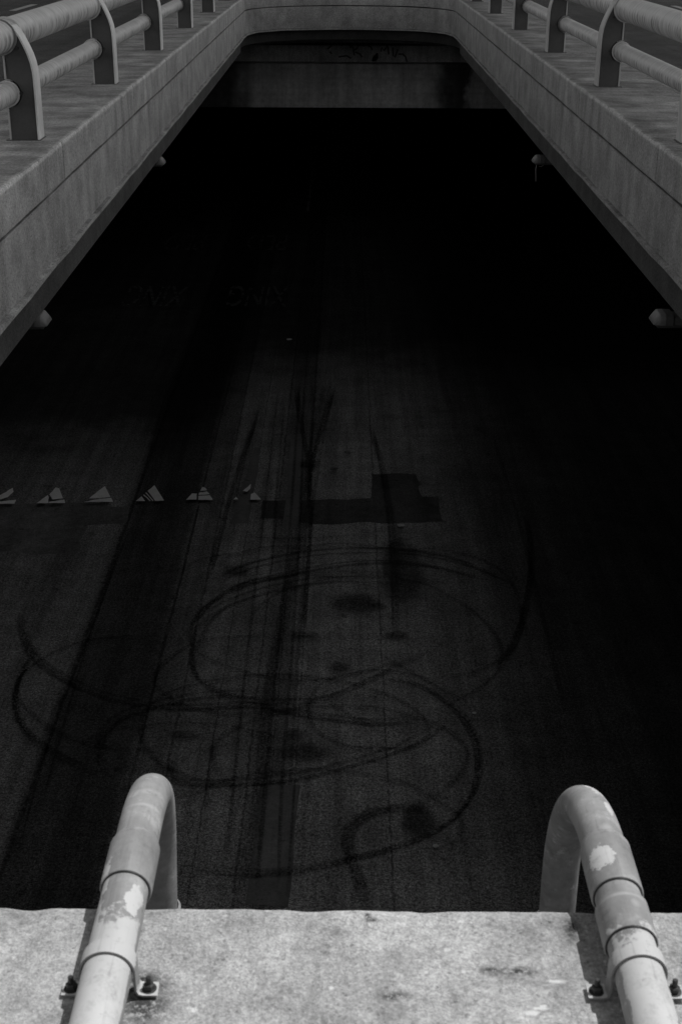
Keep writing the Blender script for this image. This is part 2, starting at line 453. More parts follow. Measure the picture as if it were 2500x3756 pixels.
SH = .83                                   # width of the parapet top
COPE = [(SH, -.004), (.022, 0), (.008, -.004), (0, -.022), (0, -.262), (.004, -.266), (.075, -.268), (SH, -.268)]
BODY = [(SH - .01, -.2815), (.075, -.2815), (.006, -.2825), (0, -.290), (0, -.705), (.006, -.712), (-.026, -.717), (-.028, -.742),
        (-.022, -.748), (.03, -.752), (SH - .01, -.752)]
BAND = [(SH - .02, -.757), (.085, -.757), (.085, -1.04), (.10, -1.055), (SH - .02, -1.055)]
Y0P, DYP = 9.83, 3.46
POST_Y = [Y0P + DYP * k for k in range(-1, 6)]

def parapet(name, label, path, inward, mat, joints=None):
    root = empty(name, label, 'parapet', (path[0][0], path[0][1], 0))
    inv = Matrix.Translation(-root.location)
    bm = bmesh.new()
    segs = [path]
    if joints:
        ys = [path[0][1]] + [j for j in joints if path[0][1] + .3 < j < path[-1][1] - .3] + [path[-1][1]]
        segs = []
        for a, b in zip(ys[:-1], ys[1:]):
            segs.append(line((path[0][0], a + .011), (path[0][0], b - .011), max(2, int((b - a) / .10))))
    bm.free()
    for s in segs:
        bm = bmesh.new(); sweep(bm, s, COPE, inward); fixn(bm)
        for v in bm.verts:                     # hand-cast edges are never dead straight
            v.co.z += .003 * math.sin(v.co.y * 2.1 + v.co.x) + .002 * math.sin(v.co.y * 5.3)
            if v.co.z > -.03:
                q = mnoise.noise_vector(v.co * 7) * .004 + mnoise.noise_vector(v.co * 31) * .0025
                c_ = max(0, mnoise.noise(v.co * 11 + Vector((3, 1, 7))) - .25) * .022
                v.co += Vector((q.x * .6, q.y * .6, -abs(q.z) * .6 - c_ * .5))
        bm.transform(inv); link_mesh('coping', bm, mat, root)
    bm = bmesh.new(); sweep(bm, path, BODY, inward); fixn(bm)
    for v in bm.verts:
        if -.75 < v.co.z < -.70: v.co.z += .004 * math.sin(v.co.y * 3.7) + .003 * math.sin(v.co.y * 9.1)
    bm.transform(inv); link_mesh('fascia', bm, mat, root)
    curved = mat is M_END
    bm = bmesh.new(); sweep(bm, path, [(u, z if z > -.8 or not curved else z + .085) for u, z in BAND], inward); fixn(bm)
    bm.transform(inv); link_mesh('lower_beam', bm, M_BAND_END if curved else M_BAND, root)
    return root

JL = [y - .12 for y in POST_Y]
lp = line((XL, YN + RC + .01), (XL, YC - .01), 60)
rp = line((XR, YN + RC + .01), (XR, YC - .01), 60)
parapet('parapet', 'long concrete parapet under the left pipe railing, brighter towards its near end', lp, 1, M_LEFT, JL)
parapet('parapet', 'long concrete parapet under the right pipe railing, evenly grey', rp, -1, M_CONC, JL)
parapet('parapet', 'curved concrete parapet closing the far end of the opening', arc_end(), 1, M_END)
parapet('parapet', 'sunlit speckled concrete wall top in the foreground carrying two conduits', near_path(), -1, M_SLAB)

# ------------------------------------------------------------------ upper street (sheet with the opening cut out) and deck
ZS = -.045
def hole_outline(off):
    P = [(XL - off, YN - off), (XL - off, YC + BE * .6)]
    P += [(XM + (p[0] - XM) * (AE + off) / AE, YC + (p[1] - YC) * (BE + off) / BE) for p in arc_end()[6:-6]]
    P += [(XR + off, YC + BE * .6), (XR + off, YN - off)]
    return P
bm = bmesh.new()
inn = hole_outline(.45)
c = Vector((XM, 14))
mid = []
for p in inn:
    d = Vector(p) - c
    s = min(900 / max(abs(d.x), 1e-6), 900 / max(abs(d.y), 1e-6))
    mid.append((c.x + d.x * s, c.y + d.y * s))
def corner_fix(a, b):
    return None
A = [bm.verts.new((p[0], p[1], ZS)) for p in inn]; B = [bm.verts.new((p[0], p[1], ZS)) for p in mid]
n = len(inn)
corners = [(-900 + XM, -886), (-900 + XM, 914), (900 + XM, 914), (900 + XM, -886)]
for i in range(n):
    j = (i + 1) % n
    poly = [A[i], A[j], B[j]]
    p, q = mid[i], mid[j]
    for cx, cy in corners:                 # keep the far rim square
        on = lambda a: abs(a[0] - cx) < 1e-3 or abs(a[1] - cy) < 1e-3
        if on(p) and on(q) and not (abs(p[0] - q[0]) < 1e-3 or abs(p[1] - q[1]) < 1e-3):
            poly.append(bm.verts.new((cx, cy, ZS)))
    poly.append(B[i])
    bm.faces.new(poly)
bmesh.ops.triangulate(bm, faces=bm.faces[:]); fixn(bm)
street = tag(link_mesh('street', bm, M_STREET), None, None, kind='structure')
M_SL = plain('street_line_paint', .42, .8, .2, .15, 20)
for x0, y0, y1 in ((-5.72, 24.4, 26.15), (-5.72, 32.5, 34.2), (6.05, 23.6, 26.7), (6.05, 33.0, 36.0)):
    bm = bmesh.new(); box(bm, x0, x0 + .12, y0, y1, ZS + .004, ZS + .006); link_mesh('lane_dash', bm, M_SL, street)
# gutter strips along the parapets
for x0, x1 in ((XL - SH - .10, XL - SH - .012), (XR + SH + .012, XR + SH + .10)):
    bm = bmesh.new(); box(bm, x0, x1, 2, 34, -.2, -.012); tag(link_mesh('gutter', bm, M_CONC), None, None, kind='structure')

bm = bmesh.new()
ZD0, ZD1 = -1.06, -.09
for bx in ((-14, XL - SH + .03, 1.0, 31.2, ZD0, ZD1), (XR + SH - .03, 14, 1.0, 31.2, ZD0, ZD1), (-14, 14, -45, YN - SH + .03, ZD0 - .002, ZD1 - .002)):
    box(bm, *bx); tag(link_mesh('bridge_deck', bm, M_WALL), None, None, kind='structure'); bm = bmesh.new()
inn2 = [(-14, 31.2), (-14, 100), (14, 100), (14, 31.2), (XR + .6, 31.2)] + [(XM + (p[0] - XM) * (AE + .6) / AE, YC + (p[1] - YC) * (BE + .6) / BE) for p in reversed(arc_end()[10:-10])] + [(XL - .6, 31.2)]
prism(bm, inn2, 'z', ZD0, ZD1)
bmesh.ops.triangulate(bm, faces=[f for f in bm.faces if len(f.verts) > 4]); fixn(bm)
tag(link_mesh('bridge_deck', bm, M_WALL), None, None, kind='structure')

# ------------------------------------------------------------------ underpass: lower road, walls, cap beam
HR = 7.7; KR = HR / 11.5
ZR = CAM_Z - HR
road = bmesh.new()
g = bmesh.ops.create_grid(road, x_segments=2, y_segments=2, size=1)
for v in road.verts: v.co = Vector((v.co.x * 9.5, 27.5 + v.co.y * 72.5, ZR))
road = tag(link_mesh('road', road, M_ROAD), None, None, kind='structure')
for nm, lab, x0, x1 in (('underpass_wall', 'dark side wall of the underpass below the left parapet', -9.6, -9.0),
                        ('underpass_wall', 'dark side wall of the underpass below the right parapet', 9.0, 9.6)):
    bm = bmesh.new(); box(bm, x0, x1, -45, 100, ZR - .2, ZD0 - .004)
    tag(link_mesh(nm, bm, M_WALL), lab, 'wall')
for lab, y0, y1 in (('unseen end wall added deep below the foreground to keep daylight out', -45.5, -45.0), ('unseen far wall added to keep daylight out of the underpass', 100.0, 100.5)):
    bm = bmesh.new(); box(bm, -9.0, 9.0, y0, y1, ZR - .2, ZD0 - .004)  # closing walls added out of view to block daylight from the tunnel ends
    tag(link_mesh('underpass_wall', bm, M_WALL), lab, 'wall')
for s in (-1, 1):
    bm = bmesh.new(); box(bm, min(s * 8.0, s * 8.98), max(s * 8.0, s * 8.98), -44.9, 99.9, ZR - .1, ZR + .11, .015)
    tag(link_mesh('pavement', bm, M_WALL), None, None, kind='structure')

cap = bmesh.new(); box(cap, -8.98, 8.98, 33.0, 34.3, -2.70, -1.70, .02)
capm = Mat('cap_concrete')
def cap_material():
    m = capm
    a = m.noise(.8, 5, .65); st = m.noise(1, 4, .65, vec=(3.2, 1, .35)); b = m.noise(9, 5, .7); h = m.noise(1, 3, .6, vec=(.4, 1, 9))
    v = m.op('MULTIPLY', .74, m.rng(a, .3, .7, .8, 1.18))
    v = m.op('MULTIPLY', v, m.rng(st, .3, .7, .68, 1.25)); v = m.op('MULTIPLY', v, m.rng(b, .25, .75, .7, 1.25))
    v = m.op('MULTIPLY', v, m.rng(h, .3, .7, .88, 1.1))
    x, y, z = m.xyz()
    wx = m.op('ADD', x, m.op('MULTIPLY', m.op('SUBTRACT', m.noise(1, 4, .6, vec=(1.5, 1, 1.1), loc=(5, 5, 5)), .5), 1.0))
    stain_shade = m.op('ADD', m.rng(wx, -1.9, -2.8, 0, .88, True), m.op('MULTIPLY', m.rng(wx, 2.0, 2.6, 0, .88, True), m.rng(wx, 3.0, 2.85, .3, 1)))  # beam ends: stains plus a painted fall into shade
    v = m.op('MULTIPLY', v, m.op('SUBTRACT', 1.0, stain_shade, clamp=True))
    dr = m.noise(1, 2, .5, vec=(22, 1, .45), loc=(3, 0, 1))   # droppings run from the ledge
    near_top = m.rng(z, -2.05, -1.70)
    k = m.op('MULTIPLY', m.rng(dr, .69, .76), near_top)
    v = m.mix(k, v, .5)
    sp = m.noise(26, 3, .8)
    k2 = m.op('MULTIPLY', m.rng(sp, .55, .66), m.rng(z, -1.76, -1.70))
    v = m.mix(k2, v, .5)
    m.colour(v); m.rough(.9); m.spec(.2); m.bump(b, .006, .6)
cap_material()
tag(link_mesh('cap_beam', cap, capm.m), 'deep concrete cross beam hung under the far end, streaked with droppings', 'beam')
bm = bmesh.new(); box(bm, -8.98, 8.98, 33.42, 33.9, -1.697, ZD0 - .003)
bwall = tag(link_mesh('back_wall', bm, M_BACK), 'short stained wall with black graffiti scrawl behind the far ledge', 'wall')
def gpt(x, y): return on_y(1050 + x * .319, 100 + y * .319, 33.41)
STROKES = [[(445, 190), (470, 178), (502, 172)], [(520, 212), (495, 230), (472, 250)], [(530, 192), (536, 204), (540, 196)],
           [(500, 280), (520, 305)], [(618, 152), (620, 210)], [(630, 214), (655, 192), (690, 184), (715, 188), (738, 212), (736, 240)],
           [(752, 200), (768, 255), (780, 325)], [(755, 194), (800, 192), (826, 210), (814, 240), (776, 262)], [(790, 285), (845, 308), (868, 345)],
           [(876, 206), (925, 203), (970, 226), (986, 262)], [(878, 204), (892, 216)], [(1086, 280), (1096, 232), (1118, 268), (1150, 230)],
           [(1150, 196), (1168, 240), (1174, 312)], [(1140, 192), (1210, 200)], [(1222, 232), (1226, 326), (1246, 346), (1278, 252)],
           [(1286, 310), (1336, 308), (1368, 340), (1384, 398)], [(600, 340), (690, 328), (742, 356)]]
M_SPRAY = plain('spray_paint', .13, .7, .3, .2, 20)
for s in STROKES:
    P = [gpt(*p) for p in s]
    bm = bmesh.new(); rows = []
    for i, p in enumerate(P):
        d = (P[min(i + 1, len(P) - 1)] - P[max(i - 1, 0)]).normalized(); nn = Vector((-d.z, 0, d.x)) * .019
        rows.append((bm.verts.new(p - nn), bm.verts.new(p + nn)))
    for a, b in zip(rows[:-1], rows[1:]): bm.faces.new((a[0], b[0], b[1], a[1]))
    link_mesh('graffiti_stroke', bm, M_SPRAY, bwall)

# ------------------------------------------------------------------ marks on the lower road
S = 2500.0 / 1568.0
def R(x, y): return on_z(x * S, y * S, ZR)
_lay = [0]
def lift():
    _lay[0] += 1; return .004 + .0008 * _lay[0]
def smooth_line(P, step=.25):
    out = []
    n = len(P)
    for i in range(n - 1):
        p0, p1, p2, p3 = P[max(i - 1, 0)], P[i], P[i + 1], P[min(i + 2, n - 1)]
        m = max(2, int((p2 - p1).length / step))
        for k in range(m):
            t = k / m
            out.append(.5 * ((2 * p1) + (p2 - p0) * t + (2 * p0 - 5 * p1 + 4 * p2 - p3) * t * t + (3 * p1 - p0 - 3 * p2 + p3) * t ** 3))
    out.append(P[-1]); return out
def ribbon(name, pts, w, mat, parent, fade=.6, blunt=False):
    P = smooth_line([R(*p) for p in pts]); z = lift()
    bm = bmesh.new(); uvl = bm.loops.layers.uv.new('UVMap'); fl = bm.verts.layers.float.new('fade')
    L = 0; rows = []; tot = sum((P[i + 1] - P[i]).length for i in range(len(P) - 1))
    for i, p in enumerate(P):
        t = (P[min(i + 1, len(P) - 1)] - P[max(i - 1, 0)]); t.z = 0; t.normalize(); nn = Vector((-t.y, t.x, 0))
        if i: L += (p - P[i - 1]).length
        f = min(1, L / fade) * (1 if blunt else min(1, (tot - L) / fade))
        row = []
        for k in range(5):
            v = bm.verts.new(p + nn * (k / 4 - .5) * w * .62 * KR * (1 + .12 * math.sin(L * 1.7)) + Vector((0, 0, z))); v[fl] = max(0, f); row.append((v, L, k / 4))
        rows.append(row)
    for a, b in zip(rows[:-1], rows[1:]):
        for k in range(4):
            q = (a[k], b[k], b[k + 1], a[k + 1]); f = bm.faces.new([e[0] for e in q])
            for lo, e in zip(f.loops, q): lo[uvl].uv = (e[1], e[2])
    return link_mesh(name, bm, mat, parent)
def patch(pts, mat, full=False, jit=.05, soft=None):
    P = [on_z(p[0], p[1], ZR) if full else R(*p) for p in pts]; z = lift()
    out = []
    for i, p in enumerate(P):
        q = P[(i + 1) % len(P)]; m = max(1, int((q - p).length / .12))
        for k in range(m):
            c = p.lerp(q, k / m); w_ = mnoise.noise_vector(c * 2.2) * jit * 1.8 + mnoise.noise_vector(c * 9) * jit * .6
            out.append(c + Vector((w_.x, w_.y, 0)))
    bm = bmesh.new()
    f = bm.faces.new([bm.verts.new((c.x, c.y, ZR + z)) for c in out]); f.normal_update()
    if f.normal.z < 0: f.normal_flip()
    bmesh.ops.triangulate(bm, faces=bm.faces[:])
    return link_mesh('asphalt_patch', bm, mat, road)
M_DK = asphalt('dark_asphalt_strip', .050, 34, .5, .25)
M_DK2 = asphalt('tar_patch', .10, 34, .45, .3)
M_DK3 = asphalt('dark_resurfacing', .15, 34, .45, .3)
M_SM = asphalt('smooth_repair_strip', .19, 50, .22, .12)
# dark wheel lane, tar patches, repair strips
patch([(-60, 1840), (478, 1858), (454, 1922), (319, 1930), (279, 2033), (-60, 2025)], M_DK3, True)
patch([(600, 1152), (720, 1150), (850, 1148), (853, 1092), (955, 1092), (965, 1145), (1000, 1145), (1020, 1200), (900, 1203), (720, 1205), (600, 1190)], M_DK2)
patch([(585, 1030), (600, 1030), (572, 1205), (530, 1205)], M_SM, jit=.02)
patch([(668, 1000), (702, 1000), (690, 1215), (652, 1215)], M_SM, jit=.02)
patch([(600, 1810), (690, 1810), (662, 2085), (565, 2085)], M_SM, jit=.02)
M_R0 = rubber('thick_tyre_rubber', .018, .75); M_R1 = rubber('tyre_rubber', .016, .74); M_R2 = rubber('faint_tyre_rubber', .018, .58)
MARKS = [
    ([(752, 880), (738, 940), (712, 1060), (698, 1180), (676, 1300), (645, 1450), (616, 1600), (602, 1800), (575, 2050)], .55, 2),
    ([(765, 900), (742, 980), (716, 1070), (703, 1150)], .30, 1),
    ([(680, 890), (690, 960), (706, 1050), (712, 1090)], .3, 1),
    ([(712, 1090), (714, 1200), (706, 1330), (696, 1470)], .22, 1),
    ([(850, 980), (880, 1080), (897, 1180), (906, 1300), (911, 1470)], .34, 2),
    ([(590, 965), (555, 1060), (520, 1180), (498, 1270), (480, 1345)], .26, 1),
    ([(470, 1350), (540, 1310), (620, 1286), (720, 1268), (840, 1262), (950, 1268), (1060, 1292), (1160, 1335)], .24, 1),
    ([(430, 1450), (480, 1395), (560, 1352), (680, 1322), (800, 1302), (900, 1298), (1000, 1308), (1120, 1338)], .24, 1),
    ([(440, 1500), (450, 1450), (520, 1400), (640, 1360), (780, 1340), (900, 1345)], .24, 2),
    ([(1208, 1190), (1219, 1250), (1222, 1310), (1210, 1390), (1188, 1470), (1140, 1550)], .30, 1),
    ([(50, 1400), (48, 1440), (60, 1490), (90, 1530), (150, 1570), (230, 1605), (330, 1628), (430, 1636), (520, 1632), (600, 1630), (690, 1650), (800, 1665), (900, 1670), (990, 1660)], .26, 1),
    ([(95, 1480), (60, 1530), (38, 1590), (38, 1630), (55, 1675), (100, 1715), (170, 1755), (260, 1790)], .24, 1),
    ([(455, 1440), (440, 1500), (450, 1555), (500, 1590), (560, 1609), (640, 1613), (720, 1612), (780, 1596), (850, 1565), (920, 1530), (990, 1495)], .20, 1),
    ([(262, 1800), (240, 1770), (234, 1720), (262, 1670), (330, 1640), (430, 1615), (520, 1606), (640, 1612)], .26, 1),
    ([(402, 1730), (400, 1790), (410, 1806), (480, 1812), (600, 1808), (700, 1795), (800, 1770), (900, 1740), (980, 1705), (1045, 1655)], .22, 1),
    ([(860, 1560), (950, 1578), (1010, 1610), (1055, 1650), (1085, 1700), (1097, 1760), (1085, 1830), (1040, 1890), (980, 1930), (880, 1965), (820, 1980), (700, 2008), (580, 2020), (480, 2010), (400, 1985)], .22, 1),
    ([(1005, 1868), (981, 1868), (914, 1864), (853, 1876), (813, 1901), (799, 1935), (806, 1985), (825, 2030), (842, 2100)], .42, 0),
    ([(740, 1610), (790, 1640), (850, 1675), (900, 1705)], .2, 2),
    ([(300, 1215), (242, 1370), (182, 1530), (112, 1720), (30, 2010)], .10, 1),
    ([(500, 975), (432, 1280), (372, 1500), (312, 1780)], .10, 2),
    ([(480, 1225), (560, 1238), (640, 1243), (760, 1240), (860, 1228), (960, 1225)], .09, 2),
    ([(660, 2085), (688, 1650), (702, 1420)], .08, 2),
    ([(490, 1700), (470, 1900)], .10, 2), ([(820, 1480), (1100, 1640)], .16, 2),
    ([(560, 1370), (480, 1440), (445, 1530)], .16, 2),
]
for i, (pts, w, k) in enumerate(MARKS):
    ribbon('tyre_mark', pts, w, (M_R0, M_R1, M_R2)[k], road, .25 if k == 0 else .6)
    if 6 <= i <= 15:                                     # a second, fainter wheel beside it
        rr = random.Random(i); dx, dy, f = rr.uniform(-16, 16), rr.uniform(7, 13) * rr.choice((-1, 1)), rr.uniform(.96, 1.05)
        cx = sum(p[0] for p in pts) / len(pts); cy = sum(p[1] for p in pts) / len(pts)
        ribbon('tyre_mark', [(cx + (p[0] - cx) * f + dx, cy + (p[1] - cy) * f + dy) for p in pts], w * .7, M_R2, road)
for i, (cx, cy, rx, ry, a0, a1) in enumerate(((700, 1450, 260, 120, 20, 300), (840, 1500, 300, 170, 200, 430), (640, 1690, 330, 130, 100, 380), (780, 1760, 290, 130, 150, 420),
        (300, 1600, 250, 130, 60, 290), (960, 1420, 250, 150, 250, 450), (560, 1560, 200, 90, 0, 300), (720, 1900, 330, 120, 190, 400), (880, 1640, 180, 90, 40, 330), (430, 1760, 260, 90, 170, 350), (760, 1330, 330, 70, 180, 340), (780, 1400, 300, 80, 190, 330))):
    rr = random.Random(40 + i); P = []
    for k in range(17):
        a = rad(a0 + (a1 - a0) * k / 16); P.append((cx + rx * math.cos(a) * (1 + .05 * math.sin(3 * a + i)), cy + ry * math.sin(a) * (1 - .0006 * rx * 0) + rr.uniform(-3, 3)))
    ribbon('tyre_mark', P, .15 + .07 * rr.random(), M_R2, road)
for P, w in (([(690, 880), (668, 1200), (640, 1500), (612, 1800), (590, 2080)], .12), ([(700, 900), (690, 1200), (672, 1500), (650, 1800), (640, 2080)], .10), ([(640, 900), (600, 1250), (560, 1600), (520, 2000)], .10),
             ([(770, 890), (735, 1060), (712, 1250), (700, 1470)], .14), ([(655, 930), (640, 1100), (625, 1300)], .12), ([(600, 930), (560, 1080), (530, 1200)], .12), ([(720, 880), (716, 1000), (710, 1180)], .16),
             ([(385, 900), (330, 1100), (255, 1330), (170, 1600), (90, 1900)], .10), ([(860, 1000), (888, 1180), (899, 1320), (903, 1470)], .10), ([(1130, 1000), (1190, 1200), (1240, 1400), (1300, 1650)], .16)):
    ribbon('tyre_mark', P, w * 1.25, M_R2, road)
def stain_mat():
    m = Mat('oil_stain')
    uv = m.n.new('ShaderNodeUVMap').outputs[0]
    q = m.n.new('ShaderNodeVectorMath'); q.operation = 'LENGTH'; m.l.new(uv, q.inputs[0])
    n = m.noise(5, 5, .75); g = m.noise(26, 4, .85)
    r = m.op('ADD', q.outputs['Value'], m.op('MULTIPLY', m.op('SUBTRACT', n, .5), 1.1))
    a = m.op('MULTIPLY', m.rng(r, .45, .95, 1, 0, True), m.rng(g, .33, .60, .2, 1))
    m.alpha(m.op('MULTIPLY', a, m.rng(q.outputs['Value'], .9, 1.0, .68, 0)))
    m.colour(.018); m.rough(.75); m.spec(.3); return m.m
def splat(x, y, rx, ry):
    c0 = R(x, y); z = lift(); bm = bmesh.new(); uvl = bm.loops.layers.uv.new('UVMap')
    k = [(math.cos(i * PI / 12), math.sin(i * PI / 12)) for i in range(24)]
    f = bm.faces.new([bm.verts.new((c0.x + 1.6 * KR * rx * a, c0.y + 1.6 * KR * ry * b, ZR + z)) for a, b in k])
    for lo, q in zip(f.loops, k): lo[uvl].uv = q
    return link_mesh('oil_stain', bm, M_STAIN, road)
M_STAIN = stain_mat()
for x, y, rx, ry in ((784, 1542, .15, .14), (696, 1470, .2, .1), (911, 1470, .2, .1), (424, 1700, .2, .09), (678, 1699, .14, .12), (870, 1402, .13, .1),
                     (965, 1898, .2, .3), (815, 1395, .4, .3), (925, 1320, .36, 1.2), (545, 1322, .2, .16), (700, 1740, .3, .2),
                     (712, 1075, .2, .2), (800, 1050, .09, .08), (768, 1088, .08, .08)):
    splat(x, y, rx, ry)

P_A = paint('yield_paint', .97, .24, False); P_B = paint('worn_yield_paint', .97, .30, False); P_L = paint('line_paint', .5, .47); P_C = paint('faded_lettering', .11, .47)
TRI = [([[(0, 293), (62, 256), (66, 275), (38, 300), (0, 313)], [(-52, 330), (0, 319), (40, 315), (78, 311), (70, 330)]], P_A),
       ([[(230, 288), (258, 255), (275, 258), (292, 305), (245, 311)], [(170, 328), (222, 290), (229, 303), (224, 313), (227, 327)], [(229, 321), (299, 311), (303, 327), (229, 327)]], P_A),
       ([[(412, 306), (470, 259), (484, 249), (511, 299), (460, 305)], [(390, 323), (430, 313), (458, 309), (514, 303), (523, 322)]], P_A),
       ([[(681, 272), (712, 245), (757, 316), (716, 318)], [(627, 318), (654, 296), (670, 318)], [(660, 290), (664, 287), (696, 317), (690, 318)], [(671, 281), (675, 278), (709, 317), (704, 318)]], P_A),
       ([[(914, 295), (966, 291), (973, 300), (980, 313), (914, 313)], [(857, 313), (885, 283), (907, 284), (905, 312)], [(922, 272), (932, 253), (948, 258), (953, 269)], [(917, 280), (955, 274), (966, 287), (915, 291)]], P_B),
       ([[(1155, 286), (1172, 279), (1202, 312), (1152, 312)], [(1118, 272), (1155, 239), (1152, 262), (1138, 275)], [(1074, 311), (1088, 299), (1096, 311)]], P_B)]
for pieces, mt in TRI:
    z = lift(); host = None
    for P in pieces:
        bm = bmesh.new(); out = []
        for k, p in enumerate(P):                        # ragged, chipped outlines
            q = P[(k + 1) % len(P)]
            for t in (0, .25, .5, .75):
                w = mnoise.noise_vector(Vector((p[0] + (q[0] - p[0]) * t, p[1] + (q[1] - p[1]) * t, 0)) * .11) * (2.2 if t else .8)
                out.append(on_z((p[0] + (q[0] - p[0]) * t + w.x) * .797, 1600 + (p[1] + (q[1] - p[1]) * t + w.y * .6) * .797, ZR) + Vector((0, 0, z)))
        f = bm.faces.new([bm.verts.new(c) for c in out]); f.normal_update()
        if f.normal.z < 0: f.normal_flip()
        bmesh.ops.triangulate(bm, faces=bm.faces[:])
        o = link_mesh('yield_triangle' if host is None else 'paint_fragment', bm, mt, host or road)
        host = host or o
for x, w in ((-1.52, .11), (1.78, .10), (2.02, .10)):
    z = lift(); bm = bmesh.new(); x *= KR; w *= KR
    box(bm, x - w / 2, x + w / 2, 38 if x < 0 else 50, 99, ZR + z - .001, ZR + z)
    link_mesh('lane_line', bm, P_L, road)
def lettering(txt, x, y0, y1, width):
    cu = bpy.data.curves.new('t', 'FONT'); cu.body = txt; cu.align_x = 'CENTER'; cu.size = 1
    ob = bpy.data.objects.new('t', cu); COL.objects.link(ob)
    bpy.context.view_layer.update()
    me = bpy.data.meshes.new_from_object(ob.evaluated_get(bpy.context.evaluated_depsgraph_get()))
    COL.objects.unlink(ob); bpy.data.objects.remove(ob)
    xs = [v.co.x for v in me.vertices]; ys = [v.co.y for v in me.vertices]
    w, h = max(xs) - min(xs), max(ys) - min(ys); z = lift()
    for v in me.vertices:      # faces traffic that comes towards the viewer
        v.co = Vector((x - (v.co.x - (max(xs) + min(xs)) / 2) * width / w, y1 - (v.co.y - min(ys)) * (y1 - y0) / h, ZR + z))
    me.materials.append(P_C)
    o = bpy.data.objects.new('lettering', me); COL.objects.link(o); o.parent = road
for cx, word in ((552, 'XING'), (938, 'XING')):
    p, q = on_z(cx, 1137, ZR), on_z(cx, 1060, ZR); lettering(word, p.x, p.y, q.y, 1.95 * KR)
for cx in (667, 973):
    p, q = on_z(cx, 928, ZR), on_z(cx, 872, ZR); lettering('PED', p.x, p.y, q.y, 1.5 * KR)

# small litter on the lower road
M_LIT = plain('litter', .6, .7, .3, .2, 40)
for i, (x, y, s) in enumerate(((920, 1216, .075), (1090, 1647, .035), (1001, 1954, .04), (664, 786, .08))):
    p = R(x, y); bm = bmesh.new(); bmesh.ops.create_icosphere(bm, subdivisions=1, radius=s * KR)
    for v in bm.verts: v.co = Vector((v.co.x * random.uniform(.8, 1.6), v.co.y * random.uniform(.5, 1.1), v.co.z * .35 + s * .25))
    o = tag(link_mesh('litter', bm, M_LIT), ['pale scrap of litter beside the tar patch on the lower road', 'tiny pale scrap on the lower road near the long tyre loop',
            'small pale scrap on the lower road behind the right conduit', 'crumpled pale litter far down the dark road'][i], 'litter')
    o.location = (p.x, p.y, ZR + .03)

